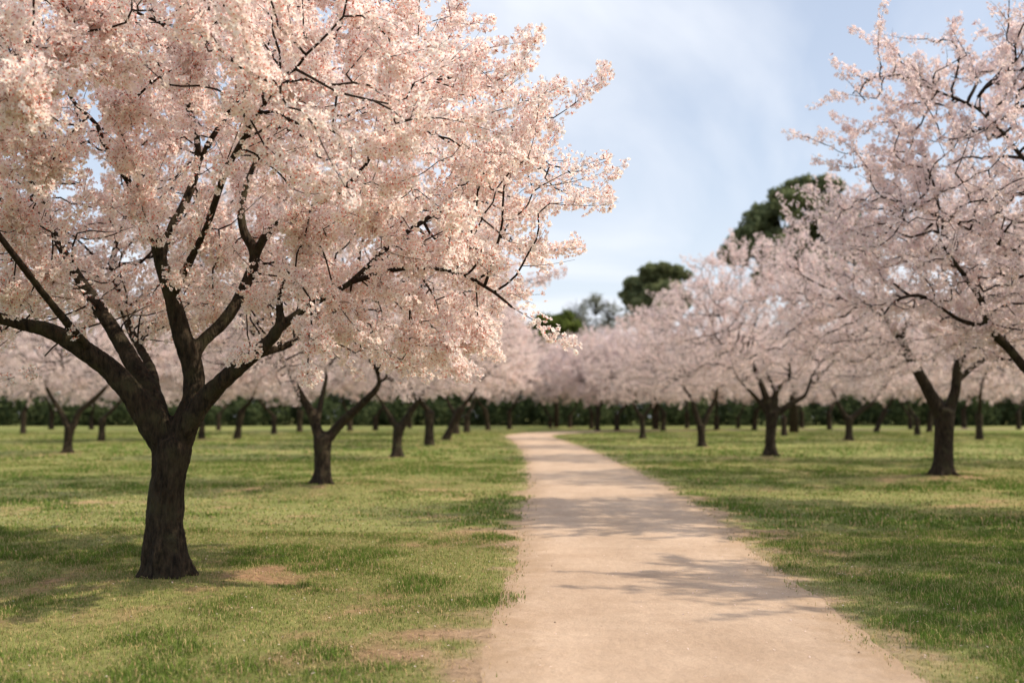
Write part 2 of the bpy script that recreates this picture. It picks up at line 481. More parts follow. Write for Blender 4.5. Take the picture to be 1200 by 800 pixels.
blades(acc, 520000, -9, 11, 4.6, 13.5, 0.0055, 0.035, 0.075)
blades(acc, 300000, -30, 30, 13.0, 34.0, 0.016, 0.04, 0.085)
blades(acc, 190000, -80, 80, 33.0, 95.0, 0.05, 0.05, 0.10, fan=0.60)
gr = link('grass', acc.mesh('grass', False), M_GRASS); gr['kind'] = 'stuff'; gr['label'] = 'short grass blades with greener tufts and dry straw'

# loose straw and dead stalks lying flat, thickest in the bare rings and on the verge
acc = Acc()
n = 95000
y = np.sqrt(rng.uniform(4.6 ** 2, 16 ** 2, n)); x = rng.uniform(-1, 1, n) * (y * 0.6 + 1)
pd = path_d(x, y); td = tree_d(x, y)
br = bare_amount(x, y, td, pd)
k = rng.random(n) < np.where(pd > 0.05, 0.12 + 0.8 * br, 0.0) * np.where(pd < 0.35, 0.4, 1)
x, y = x[k], y[k]; n = len(x)
az = rng.uniform(0, 6.28, n); L = rng.uniform(0.03, 0.11, n); w = rng.uniform(0.0018, 0.004, n)
b0 = np.stack([x, y, height(x, y) + rng.uniform(0.002, 0.02, n)], 1)
fw = np.stack([np.cos(az), np.sin(az), rng.uniform(-0.12, 0.22, n)], 1) * L[:, None]
sd = np.stack([-np.sin(az), np.cos(az), 0 * az], 1) * w[:, None]
v = np.stack([b0 - sd, b0 + sd, b0 + fw + sd * .4, b0 + fw - sd * .4], 1).reshape(-1, 3)
cc = np.array([0.40, 0.29, 0.17])[None] * rng.uniform(0.45, 1.2, (n, 1))
acc.add(v, np.arange(n * 4).reshape(-1, 4), c=np.repeat(cc, 4, 0))
st = link('dead_straw', acc.mesh('dead_straw', False), M_GRASS); st['kind'] = 'stuff'; st['label'] = 'loose dry straw and dead stalks on bare soil'

# a few shed petals on turf and path
acc = Acc()
n = 5200
y = np.sqrt(rng.uniform(4.6 ** 2, 20 ** 2, n)); x = rng.uniform(-1, 1, n) * (y * 0.6 + 1)
k = rng.random(n) < np.clip(fbm(np.stack([x * .5, y * .5, 0 * x], 1), 3, 66) * 2 - .55, 0.04, 1); x, y = x[k], y[k]; n = len(x)
on = path_d(x, y) < 0
c0 = np.stack([x, y, height(x, y) + np.where(on, 0.016, rng.uniform(.012, .04, n))], 1)
a1 = rng.uniform(0, 6.28, n); e1 = np.stack([np.cos(a1), np.sin(a1), rng.normal(0, .25, n)], 1) * .010; e2 = np.stack([-np.sin(a1), np.cos(a1), rng.normal(0, .25, n)], 1) * .007
v = np.stack([c0 - e1, c0 - e2, c0 + e1, c0 + e2], 1).reshape(-1, 3)
acc.add(v, np.arange(n * 4).reshape(-1, 4), c=np.repeat(np.array([0.80, 0.66, 0.60])[None] * rng.uniform(.75, 1.05, (n, 1)), 4, 0))
fp = link('fallen_petals', acc.mesh('fallen_petals', False), M_PETAL); fp['kind'] = 'stuff'; fp['label'] = 'pale petals scattered thinly on grass and path'

# grit and small litter on the path
acc = Acc()
n = 2600
y = np.sqrt(rng.uniform(4.6 ** 2, 22 ** 2, n)); x = rng.uniform(-2, 6, n)
k = path_d(x, y) < -0.02; x, y = x[k], y[k]; n = len(x)
zz_ = height(x, y) + 0.010
r = 0.0025 + 0.009 * rng.random(n) ** 6
oc = np.array([[1, 0, 0], [0, 1, 0], [-1, 0, 0], [0, -1, 0], [0, 0, .7], [0, 0, -.7]])
v = np.stack([x, y, zz_], 1)[:, None] + oc[None] * r[:, None, None] * rng.uniform(0.6, 1.4, (n, 6, 1))
ft = np.array([[0, 1, 4], [1, 2, 4], [2, 3, 4], [3, 0, 4], [1, 0, 5], [2, 1, 5], [3, 2, 5], [0, 3, 5]])
cc = np.array([0.30, 0.21, 0.15])[None] * rng.uniform(0.4, 1.6, (n, 1))
acc.add(v.reshape(-1, 3), t=(np.arange(n)[:, None, None] * 6 + ft[None]).reshape(-1, 3), c=np.repeat(cc, 6, 0))
gt = link('grit', acc.mesh('grit'), leaf_mat('grit_stone', 0.0)); gt['kind'] = 'stuff'; gt['label'] = 'scattered grit and crumbs on the sandy path'

# ------------------------------------------------------------------ trees
def tube(acc, P, R, sides, closed_tip=True, seed=0):
    P = np.asarray(P, float); R = np.asarray(R, float)
    n = len(P)
    T = nrm(np.gradient(P, axis=0))
    ref = np.array([0, 0, 1.0]) if abs(T[0, 2]) < 0.9 else np.array([1.0, 0, 0])
    N = np.cross(T[0], ref); N /= np.linalg.norm(N)
    Ns = [N]
    for i in range(1, n):
        N = N - T[i] * N.dot(T[i]); N /= max(np.linalg.norm(N), 1e-9); Ns.append(N)
    Ns = np.array(Ns); B = np.cross(T, Ns)
    a = np.arange(sides) / sides * 2 * np.pi
    v = P[:, None] + (Ns[:, None] * np.cos(a)[None, :, None] + B[:, None] * np.sin(a)[None, :, None]) * R[:, None, None]
    i = np.arange(n - 1)[:, None] * sides; j = np.arange(sides)[None]; j2 = (j + 1) % sides
    q = np.stack([i + j, i + j2, i + sides + j2, i + sides + j], -1).reshape(-1, 4)
    verts = v.reshape(-1, 3); tr = []
    verts = np.vstack([verts, P[-1] + T[-1] * R[-1] * 0.7, P[0] - T[0] * R[0] * 0.2])
    e = (n - 1) * sides
    for s in range(sides):
        tr.append([e + s, e + (s + 1) % sides, n * sides]); tr.append([(s + 1) % sides, s, n * sides + 1])
    acc.add(verts, q, tr)

def twig_tubes(acc, P, r0, r1):
    """P (N, K, 3) polylines -> 3-sided tubes, all at once"""
    N_, K_, _ = P.shape
    T = np.gradient(P, axis=1); T = nrm(T)
    ref = np.where(np.abs(T[..., 2:3]) < 0.8, np.array([0, 0, 1.0]), np.array([1.0, 0, 0]))
    A = nrm(np.cross(T, ref)); B = np.cross(T, A)
    R = np.linspace(0, 1, K_)[None] * (r1 - r0)[:, None] + r0[:, None]
    a = np.arange(3) / 3 * 2 * np.pi
    v = P[:, :, None] + (A[:, :, None] * np.cos(a)[None, None, :, None] + B[:, :, None] * np.sin(a)[None, None, :, None]) * R[:, :, None, None]
    base = np.arange(N_)[:, None, None] * K_ * 3 + np.arange(K_ - 1)[None, :, None] * 3
    j = np.arange(3)[None, None]; j2 = (j + 1) % 3
    q = np.stack([base + j, base + j2, base + 3 + j2, base + 3 + j], -1).reshape(-1, 4)
    acc.add(v.reshape(-1, 3), q)

class Skel:
    def __init__(self): self.p = []; self.par = []; self.r = []; self.hand = []
    def chain(self, pts, step=0.13, attach=None):
        """pts rows (x, y, z, r) smoothed; joined to the nearest node"""
        C = catmull(pts, 8)
        sg = np.linalg.norm(np.diff(C[:, :3], axis=0), axis=1); cu = np.concatenate([[0], np.cumsum(sg)])
        m = max(2, int(cu[-1] / step) + 1); s_ = np.linspace(0, cu[-1], m)
        Q = np.stack([np.interp(s_, cu, C[:, k]) for k in range(4)], 1)
        if self.p:
            d = np.linalg.norm(np.array(self.p) - Q[0, :3], axis=1); prev = int(d.argmin())
        else: prev = -1
        for row in Q:
            self.p.append(row[:3].copy()); self.par.append(prev); self.r.append(row[3]); self.hand.append(True); prev = len(self.p) - 1
    def grow(self, A, rng, di=1.6, dk=0.30, step=0.15, wiggle=0.35, min_z=1.7, iters=120, root_from=0):
        P = list(self.p); par = list(self.par)
        parr = np.array(P)
        ok = np.arange(len(P)) >= root_from
        d = np.linalg.norm(A[:, None] - parr[None], axis=2); d[:, ~ok] = 1e9
        near = d.argmin(1); nd = d.min(1); alive = np.ones(len(A), bool)
        kids = {}
        for it in range(iters):
            idx = np.nonzero(alive & (nd < di if it > 3 else alive))[0]
            if not len(idx): break
            order = {}
            for a_ in idx: order.setdefault(int(near[a_]), []).append(a_)
            new = []
            for node, al in order.items():
                if kids.get(node, 0) >= 4: continue
                v = nrm(A[al] - P[node]).sum(0)
                if np.linalg.norm(v) < 1e-6: continue
                v = v / np.linalg.norm(v)
                if par[node] >= 0:
                    pv = P[node] - P[par[node]]; pv = pv / max(np.linalg.norm(pv), 1e-9)
                    v = v + 0.45 * pv
                v = v + rng.normal(0, wiggle, 3)
                v /= np.linalg.norm(v)
                q = P[node] + v * step
                if q[2] < min_z: q[2] = min_z
                P.append(q); par.append(node); new.append(len(P) - 1); kids[node] = kids.get(node, 0) + 1
            if not new: break
            NP = np.array([P[i] for i in new])
            d = np.linalg.norm(A[:, None] - NP[None], axis=2)
            k = d.argmin(1); dm = d.min(1); better = dm < nd
            nd = np.where(better, dm, nd); near = np.where(better, np.array(new)[k], near)
            alive &= nd > dk
        n0 = len(self.p)
        self.p = P; self.par = par
        self.r += [0.0] * (len(P) - n0); self.hand += [False] * (len(P) - n0)
    def radii(self, tip=0.0045, e=2.35):
        n = len(self.p); acc_ = np.zeros(n); r = np.zeros(n)
        for i in range(n - 1, -1, -1):
            v = acc_[i] ** (1 / e) if acc_[i] > 0 else tip
            if self.hand[i]: v = self.r[i]
            else:
                v = v + 0.0006
            r[i] = v
            if self.par[i] >= 0: acc_[self.par[i]] += v ** e
        # a grown branch is never thicker than what carries it
        for i in range(n):
            if self.par[i] >= 0 and not self.hand[i]: r[i] = min(r[i], r[self.par[i]] * 0.93)
        self.r = list(r); return r
    def chains(self):
        n = len(self.p); kids = [[] for _ in range(n)]
        for i, p in enumerate(self.par):
            if p >= 0: kids[p].append(i)
        out_ = []; stack = [i for i in range(n) if self.par[i] < 0]
        while stack:
            s_ = stack.pop(); ch = [s_] if self.par[s_] < 0 else [self.par[s_], s_]
            cur = s_
            while kids[cur]:
                ks = sorted(kids[cur], key=lambda k: -self.r[k])
                stack += ks[1:]; cur = ks[0]; ch.append(cur)
            out_.append(ch)
        self.kids = kids
        return out_

def flowers(acc, C, N, r, lod, rng, warm):
    """open blossoms; C centres, N facing, r radius per flower"""
    n = len(C); N = nrm(N)
    ref = nrm(rng.normal(size=(n, 3))); T = nrm(np.cross(N, ref)); B = np.cross(N, T)
    petals = {0: 5, 1: 3, 2: 2}[lod]
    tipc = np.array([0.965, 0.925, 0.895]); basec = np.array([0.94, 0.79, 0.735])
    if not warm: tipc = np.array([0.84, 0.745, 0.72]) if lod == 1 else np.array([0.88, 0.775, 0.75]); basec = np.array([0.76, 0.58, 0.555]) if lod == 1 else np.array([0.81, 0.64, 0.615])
    tone = rng.uniform(0.90, 1.04, (n, 1)) * np.array([[1, 1, 1]]) * (1 + rng.normal(0, 0.015, (n, 3)))
    blush = rng.random((n, 1)) ** 2.2 * 0.6
    tp = np.clip((tipc * (1 - blush) + basec * blush) * tone, 0, 0.97); bs = np.clip(basec * tone * (1 - 0.2 * blush), 0, 0.97)
    cup = rng.uniform(0.15, 0.75, n)
    for k in range(petals):
        a = (k + rng.uniform(-0.15, 0.15, n)) / petals * 2 * np.pi
        D = T * np.cos(a)[:, None] + B * np.sin(a)[:, None]
        S_ = np.cross(N, D)
        rr = (r * rng.uniform(0.85, 1.15, n))[:, None]; cu = cup[:, None]
        wdt = {0: 0.42, 1: 0.62, 2: 0.8}[lod]
        p0 = C + D * rr * 0.06
        p1 = C + D * rr * 0.62 + S_ * rr * wdt + N * rr * cu * 0.50
        p2 = C + D * rr * 1.0 + N * rr * cu * rng.uniform(0.5, 1.1, (n, 1))
        p3 = C + D * rr * 0.62 - S_ * rr * wdt + N * rr * cu * 0.50
        v = np.stack([p0, p1, p2, p3], 1).reshape(-1, 3)
        cc = np.stack([bs, tp, tp, tp], 1).reshape(-1, 3)
        acc.add(v, np.arange(n * 4).reshape(-1, 4), c=cc)
    # red calyx and stamens
    if lod == 0:
        red = np.array([0.62, 0.15, 0.09]) * rng.uniform(0.6, 1.5, (n, 1))
        for (h0, h1_, s_) in ((-0.55, 0.40, 0.23),):
            p0 = C + N * (r * h0)[:, None]; p1 = C + T * (r * s_)[:, None] + N * (r * 0.05)[:, None]
            p2 = C + N * (r * h1_)[:, None]; p3 = C - T * (r * s_)[:, None] + N * (r * 0.05)[:, None]
            v = np.stack([p0, p1, p2, p3], 1).reshape(-1, 3)
            acc.add(v, np.arange(n * 4).reshape(-1, 4), c=np.repeat(red, 4, 0))
    k = rng.random(n) < (0.10 if lod == 0 else 0.08)
    m = int(k.sum())
    if m:   # bud scales and the first bronze leaves
        C2 = C[k]; D = nrm(N[k] + rng.normal(0, 0.5, (m, 3))); S_ = nrm(np.cross(D, rng.normal(size=(m, 3))))
        L = (r[k] * rng.uniform(0.7, 1.5, m))[:, None]
        v = np.stack([C2 - D * L * 0.3, C2 + S_ * L * 0.22 + D * L * 0.3, C2 + D * L, C2 - S_ * L * 0.22 + D * L * 0.3], 1).reshape(-1, 3)
        cc = np.array([0.36, 0.12, 0.06]) * rng.uniform(0.6, 1.4, (m, 1))
        acc.add(v, np.arange(m * 4).reshape(-1, 4), c=np.repeat(cc, 4, 0))

def bezier(P0, D0, L, bend, rng, K_=5):
    n = len(P0)
    s_ = np.linspace(0, 1, K_)[None, :, None]
    return P0[:, None] + D0[:, None] * (L[:, None, None] * s_) + bend[:, None] * (L[:, None, None] * s_ ** 2)

def build_tree(name, skel, centre, rng, lod, flower_r, per_m, twigs_per_node=1.6, warm=False, clump=0.5, bark_voxel=None, tw_len=(0.16, 0.42),
               sheath=0.055, tips=(0.35, 0.75), origin=(0, 0, 0), cull=None, root_flare=True, thin=0.024, bunches=(), nfreq=1.5):
    r = skel.radii(tip=(0.0062, 0.009, 0.014)[lod]); P = np.array(skel.p); par = np.array(skel.par)
    chains = skel.chains()
    root = bpy.data.objects.new(name, None); COL.objects.link(root); root.location = origin
    O = np.array(origin)
    thick = Acc(); thinacc = Acc()
    R = np.array(skel.r)
    limit = 0.03 if not bark_voxel or bark_voxel < 0.02 else bark_voxel * 1.15
    hand = np.array(skel.hand)
    for ch in chains:
        ch = np.array(ch); pts = P[ch]; rr = R[ch].copy()
        if len(ch) > 2 and par[ch[0]] >= 0 or ch[0] != 0: rr[0] = min(rr[0], rr[1] * 1.15)
        isth = rr >= limit
        k = int(np.argmax(~isth)) if (~isth).any() else len(ch)
        if k >= 2: tube(thick, pts[:k + 1] if k < len(ch) else pts, rr[:k + 1] if k < len(ch) else rr, 14 if bark_voxel else 9)
        if k < len(ch):
            s0 = max(0, k - 1)
            if len(ch) - s0 >= 2: tube(thinacc, pts[s0:], rr[s0:], 5 if lod == 0 else 4)
    # trunk and limbs
    m = thick.mesh(name + '_trunk')
    if bark_voxel:
        tmp = bpy.data.objects.new('tmp', m); COL.objects.link(tmp)
        md = tmp.modifiers.new('r', 'REMESH'); md.mode = 'VOXEL'; md.voxel_size = bark_voxel; md.use_smooth_shade = True
        sm = tmp.modifiers.new('s', 'SMOOTH'); sm.iterations = 10 if bark_voxel < 0.02 else 5; sm.factor = 0.6
        dg = bpy.context.evaluated_depsgraph_get()
        m2 = bpy.data.meshes.new_from_object(tmp.evaluated_get(dg)); bpy.data.objects.remove(tmp)
        m = m2; m.name = name + '_trunk'
        nv = len(m.vertices); co = np.empty(nv * 3, np.float32); m.vertices.foreach_get('co', co); co = co.reshape(-1, 3).astype(float)
        no = np.empty(nv * 3, np.float32); m.vertices.foreach_get('normal', no); no = no.reshape(-1, 3)
        ridg = 1 - np.abs(fbm(co * np.array([17, 17, 3.6]), 4, 3, 0.55) * 2 - 1) * 2.2
        lump = fbm(co * np.array([5.0, 5.0, 3.0]), 3, 13) - 0.5
        ridg = ridg - ridg.mean()
        amp = np.clip((3.2 - co[:, 2]) / 2.2, 0.25, 1)
        d_ = (ridg * 0.018 * amp + lump * 0.045 * amp) * (1 if bark_voxel < 0.02 else 0.8)
        co = co + no * (d_ - (0.004 if bark_voxel < 0.02 else 0.012))[:, None]
        m.vertices.foreach_set('co', co.astype(np.float32).ravel()); m.update()
        m.polygons.foreach_set('use_smooth', np.full(len(m.polygons), True))
    tk = link('trunk', m, M_BARK, root); tk.location = -O
    # ---- twigs
    cand = np.nonzero((R < thin) & (P[:, 2] > 1.5))[0]
    kids = skel.kids
    reps = rng.poisson(twigs_per_node, len(cand)); src = np.repeat(cand, reps)
    dirn = nrm(P - P[np.maximum(par, 0)] + 1e-6)
    outv = nrm(P - centre)
    n = len(src)
    D = nrm(dirn[src] * 0.5 + nrm(rng.normal(size=(n, 3))) * 0.85 + outv[src] * 0.45 + np.array([0, 0, 0.12]))
    L = rng.uniform(*tw_len, n)
    bend = rng.normal(0, 0.22, (n, 3)) + np.array([0, 0, 0.02])
    T1 = bezier(P[src], D, L, bend, rng)
    term = np.array([i for i in range(len(P)) if not kids[i] and P[i, 2] > 1.6 and R[i] < 0.05])
    k = len(term)
    T2 = np.zeros((0, 5, 3))
    if k:
        D = nrm(dirn[term] * 0.6 + outv[term] * 0.55 + rng.normal(0, 0.28, (k, 3)))
        T2 = bezier(P[term], D, rng.uniform(*tips, k), rng.normal(0, 0.14, (k, 3)) + np.array([0, 0, 0.10]), rng)
    # side shoots on the tip plumes
    ss_ = []
    for tt in (0.35, 0.6, 0.8):
        i0 = np.clip(int(tt * 4), 0, 3); base_p = T2[:, i0] + (T2[:, i0 + 1] - T2[:, i0]) * (tt * 4 - i0)
        dd = nrm(nrm(T2[:, i0 + 1] - T2[:, i0]) * 0.8 + rng.normal(0, 0.5, (k, 3)))
        ss_.append(bezier(base_p, dd, rng.uniform(0.08, 0.22, k), rng.normal(0, 0.12, (k, 3)), rng))
    T3 = np.concatenate(ss_) if k else T2
    TW = np.concatenate([T1, T2, T3])
    if cull is not None:
        keep = ~(cull(TW[:, 2]) | cull(TW[:, 4])); TW = TW[keep]
    n_plain = len(TW)
    for (bc, br_r) in bunches:
        q = int(20 * (br_r / 0.25) ** 2)
        dd = nrm(rng.normal(size=(q, 3)) + np.array([0, 0, -0.15]))
        TW = np.concatenate([TW, bezier(np.array(bc) + dd * br_r * 0.15 * rng.random((q, 1)), dd, br_r * rng.uniform(.6, 1.05, q), rng.normal(0, .2, (q, 3)), rng)])
    Lw = np.linalg.norm(np.diff(TW, axis=1), axis=2).sum(1)
    r0 = 0.0022 + 0.006 * Lw * 0.8; vis = np.full(len(TW), True)
    if lod > 0: vis = rng.random(len(TW)) < 0.5
    twig_tubes(thinacc, TW[vis], (r0 * (1.0 if lod == 0 else 1.5))[vis], np.full(int(vis.sum()), 0.0012))
    # ---- blossoms along the twigs
    dens = fbm(TW[:, 2] * nfreq + 50, 3, 91)
    dens = np.clip(1 + (dens - 0.5) * 5 * clump, 0.10, 1.9)
    if lod == 0: dens = np.maximum(dens, 0.4)
    dens[n_plain:] = 1.0
    cnt = rng.poisson(Lw * per_m * dens)
    idx = np.repeat(np.arange(len(TW)), cnt); n = len(idx)
    tt = rng.uniform(0.08, 1.0, n) * 4; i0 = np.clip(tt.astype(int), 0, 3); fr = (tt - i0)[:, None]
    A_ = TW[idx, i0]; B_ = TW[idx, i0 + 1]; C = A_ * (1 - fr) + B_ * fr; T_ = nrm(B_ - A_)
    # flowers come in little bunches at the nodes
    rad = nrm(np.cross(T_, rng.normal(size=(n, 3))))
    off = sheath * rng.uniform(0.35, 1.15, n) * np.clip(1.15 - 0.35 * tt / 4, 0.5, 2)
    C = C + rad * off[:, None]
    # thin branches are sheathed as well
    thn = np.nonzero((R < thin * 0.8) & (par >= 0) & (P[:, 2] > 1.6))[0]
    m_ = rng.poisson(np.full(len(thn), per_m * 0.15 * (0.35 if lod == 0 else 0.5))); ib = np.repeat(thn, m_); nb = len(ib)
    f_ = rng.random((nb, 1)); Cb = P[ib] * f_ + P[par[ib]] * (1 - f_); radb = nrm(np.cross(dirn[ib], rng.normal(size=(nb, 3))))
    Cb = Cb + radb * (sheath * rng.uniform(0.4, 1.2, nb))[:, None]
    if cull is not None and nb:
        kp = ~cull(Cb); Cb, radb = Cb[kp], radb[kp]
    C = np.concatenate([C, Cb]); rad = np.concatenate([rad, radb])
    facing = nrm(rad + rng.normal(0, 0.26 if lod == 0 else 0.45, (len(C), 3)))
    fr_ = flower_r * rng.uniform(0.75, 1.2, len(C))
    crown = Acc(); flowers(crown, C - O, facing, fr_, lod, rng, warm)
    tm = thinacc.mesh(name + '_branches')
    br_ = link('branches', tm, M_TWIG, root); br_.location = -O
    cr = link('crown', crown.mesh(name + '_crown', False), M_PETAL, root)
    print(name, 'nodes', len(P), 'twigs', len(TW), 'flowers', len(C))
    return root

def envelope(n, rng, c, rx, ry, rt, rb, inner=0.5, noise_amp=0.25, seed=1, cut=None):
    out_ = []; c = np.array(c, float)
    got = 0
    while got < n:
        q = rng.uniform(-1.2, 1.2, (n * 4, 3))
        rr = np.linalg.norm(q, axis=1)
        lim = 1.0 - noise_amp * (fbm(nrm(q) * 2.6 + 9, 3, seed) - 0.35) * 1.6
        k = (rr < lim) & ((rr > inner) | (rng.random(len(q)) < 0.15))
        q = q[k]
        p = np.stack([q[:, 0] * rx, q[:, 1] * ry, np.where(q[:, 2] > 0, q[:, 2] * rt, q[:, 2] * rb)], 1) + c
        if cut is not None: p = p[~cut(p)]
        out_.append(p); got += len(p)
    return np.concatenate(out_)[:n]

def px_chain(pts, depth):
    """(px, py, depth offset, width in px) -> (x, y, z, r)"""
    rows = []
    for (x_, y_, dd, w_) in pts:
        p = at(x_, y_, depth + dd); rows.append((p[0], p[1], p[2], 0.5 * w_ / F * (depth + dd)))
    return rows

# ---- the big tree on the left
rng = np.random.default_rng(4)
mx_, my_ = named['main']; D0 = my_
sk = Skel()
zb = h1(mx_, my_)
tr = px_chain([(193, 692, 0, 62), (193, 675, 0, 54), (192, 645, 0, 45), (193, 600, 0, 42), (197, 560, 0, 42), (201, 530, 0, 46), (203, 515, 0, 44)], D0)
sk.chain(tr, 0.08)
for k_, a_ in enumerate((0.15, 1.3, 2.5, 3.6, 4.6, 5.5)):
    ca, sa = math.cos(a_), math.sin(a_); e_ = (1.35, .85, .75, 1.0, .9, 1.15)[k_]
    sk.chain([(mx_ + ca * .10, my_ + sa * .10, zb + .45, .07), (mx_ + ca * .15, my_ + sa * .15, zb + .20, .07), (mx_ + ca * .17 * e_, my_ + sa * .17 * e_, zb + .05, .055), (mx_ + ca * .24 * e_, my_ + sa * .24 * e_, zb - .07, .035)], .06)
n_low = len(sk.p)
sk.chain(px_chain([(198, 528, 0, 34), (178, 494, -.05, 36), (152, 458, -.15, 31), (128, 432, -.2, 27), (101, 412, -.3, 25), (60, 388, -.4, 20), (22, 379, -.5, 16), (-30, 362, -.7, 13), (-110, 320, -1.0, 9), (-170, 260, -1.2, 6)], D0), 0.1)
sk.chain(px_chain([(192, 505, 0, 26), (180, 470, .05, 26), (164, 440, .15, 24), (140, 398, .3, 20), (115, 359, .45, 17), (90, 322, .6, 13), (62, 270, .8, 10), (40, 205, 1.0, 6)], D0), 0.1)
sk.chain(px_chain([(206, 528, 0, 34), (218, 494, 0.05, 32), (227, 458, .05, 26), (226, 430, .05, 25), (214, 394, 0, 24), (202, 350, -.05, 20), (188, 303, -.1, 18), (178, 262, -.2, 14), (152, 215, -.4, 9), (120, 165, -.7, 6)], D0), 0.1)
sk.chain(px_chain([(190, 300, -.1, 13), (200, 268, 0, 12), (218, 235, .1, 11), (230, 200, .2, 11), (231, 160, .2, 9), (221, 122, .1, 8), (228, 78, 0, 6), (248, 40, 0, 5), (262, 0, 0, 4)], D0), 0.1)
sk.chain(px_chain([(231, 195, .2, 9), (246, 165, .1, 7), (268, 132, 0, 6), (290, 98, -.1, 5), (300, 60, -.2, 3)], D0), 0.1)
sk.chain(px_chain([(224, 420, .05, 17), (240, 397, .1, 16), (262, 377, .15, 16), (284, 342, .25, 15), (299, 300, .3, 14), (286, 272, .3, 12), (283, 243, .3, 10), (297, 195, .4, 8), (325, 150, .5, 6), (350, 100, .6, 4)], D0), 0.1)
sk.chain(px_chain([(299, 300, .3, 12), (312, 275, .2, 11), (335, 256, .1, 9), (375, 238, -.1, 8), (415, 211, -.2, 7), (438, 176, -.3, 5), (470, 120, -.4, 3)], D0), 0.1)
sk.chain(px_chain([(212, 518, 0, 26), (226, 488, -.1, 26), (243, 464, -.1, 25), (264, 444, -.2, 22), (291, 421, -.25, 19), (314, 401, -.3, 16), (328, 382, -.35, 12), (328, 350, -.3, 9), (340, 310, -.3, 5)], D0), 0.1)
sk.chain(px_chain([(322, 388, -.3, 13), (360, 360, -.2, 10), (412, 330, 0, 9), (460, 284, .2, 7), (520, 240, .4, 5), (560, 180, .5, 3.5)], D0), 0.1)
sk.chain(px_chain([(412, 330, 0, 7), (470, 315, -.3, 6), (530, 318, -.5, 5), (575, 340, -.6, 4), (600, 360, -.6, 3)], D0), 0.1)
sk.chain(px_chain([(203, 505, .1, 20), (238, 462, .7, 13), (290, 420, 1.3, 13), (345, 400, 1.9, 9), (410, 350, 2.4, 6)], D0), 0.1)
sk.chain(px_chain([(185, 480, .1, 16), (176, 430, .8, 12), (150, 380, 1.6, 10), (130, 310, 2.3, 7)], D0), 0.1)
sk.chain(px_chain([(205, 340, -.1, 13), (240, 270, -.9, 9), (270, 190, -1.7, 7), (330, 90, -2.4, 4)], D0), 0.1)
sk.chain(px_chain([(105, 410, -.3, 13), (40, 330, -1.2, 9), (-30, 230, -2.0, 6), (-60, 120, -2.6, 4)], D0), 0.1)
cen = np.array([mx_, my_, 4.0])
# big hanging bunches in front of the limbs
bunch_px = [(165, 233, -.6, .24), (150, 178, -.9, .26), (148, 125, -1.2, .28), (340, 262, -.7, .27), (378, 268, -.8, .22), (352, 300, -.6, .2), (235, 278, -.5, .24),
            (212, 318, -.6, .2), (258, 300, -.4, .2), (250, 345, -.5, .15), (345, 332, -.8, .22), (286, 412, -.7, .15), (366, 398, -.9, .22), (360, 440, -.8, .18), (92, 387, -.6, .11), (28, 265, -1.0, .3),
            (60, 320, -.8, .26), (15, 340, -.9, .25), (225, 75, -1.2, .32), (70, 60, -2.4, .34), (20, 110, -3.0, .36), (120, 20, -2.2, .36), (290, 30, -1.4, .3), (310, 170, -.5, .26),
            (345, 110, -1.0, .32), (420, 60, -1.0, .3), (300, 350, -.3, .18), (395, 355, -.5, .18), (445, 330, -.4, .2), 
            (60, 190, -1.6, .32), (480, 300, -.4, .24), (520, 400, -.5, .24), (480, 395, -.2, .22), (560, 380, -.3, .25), (440, 250, -.9, .28)]
bunches = []
for (bx_, by_, bd_, brr_) in bunch_px:
    c_ = at(bx_, by_, D0 + bd_); bunches.append((c_, brr_ * .9))
    nodes = np.array(sk.p); w_ = np.linalg.norm(nodes - (c_ + np.array([0, 0, .3])), axis=1); w_[:n_low] = 99; w_[nodes[:, 2] < 1.9] += 1.5
    n0_ = nodes[int(w_.argmin())]
    mid_ = (n0_ + c_) / 2 + np.array([0, 0, 0.18]) + rng.normal(0, .06, 3)
    sk.chain([(*n0_, .011), (*mid_, .009), (*c_, .006)], 0.12)
def main_cut(p):
    dy = p[:, 1] - my_; dx = p[:, 0] - mx_
    low = np.where(dy < -0.4, 2.55 + 0.30 * np.clip(-dy, 0, 4), 1.95 + 0 * dy)
    # over the limbs it is open; to the right it hangs lower
    open_ = np.exp(-((dx - 0.2) / 1.15) ** 2) * 0.75
    right = np.clip((dx - 1.1) / 1.2, 0, 1) * 0.12
    return (p[:, 2] < low + open_ - right) | (dx / 4.0 + (p[:, 2] - 4.0) / 3.0 > 1.0)
A = envelope(2550, rng, (mx_ + 0.20, my_, 3.95), 4.05, 3.5, 2.6, 2.3, inner=0.55, noise_amp=0.32, seed=3, cut=main_cut)
sk.grow(A, rng, di=1.5, dk=0.24, step=0.13, wiggle=0.30, min_z=2.0, iters=110, root_from=n_low)
main_tree = build_tree('blossom_tree', sk, cen - np.array([0, 0, 1.2]), rng, 0, 0.0255, 112, twigs_per_node=0.36, warm=True, clump=1.15, nfreq=2.1, bunches=bunches, bark_voxel=0.014,
                       origin=(mx_, my_, zb), sheath=0.078, tips=(0.35, 0.78),
                       cull=lambda p: (p[:, 2] < 1.78) | (np.abs(p[:, 0] - mx_) < 1.3) & (p[:, 2] < 2.55) & (p[:, 1] < my_ + 1.0))

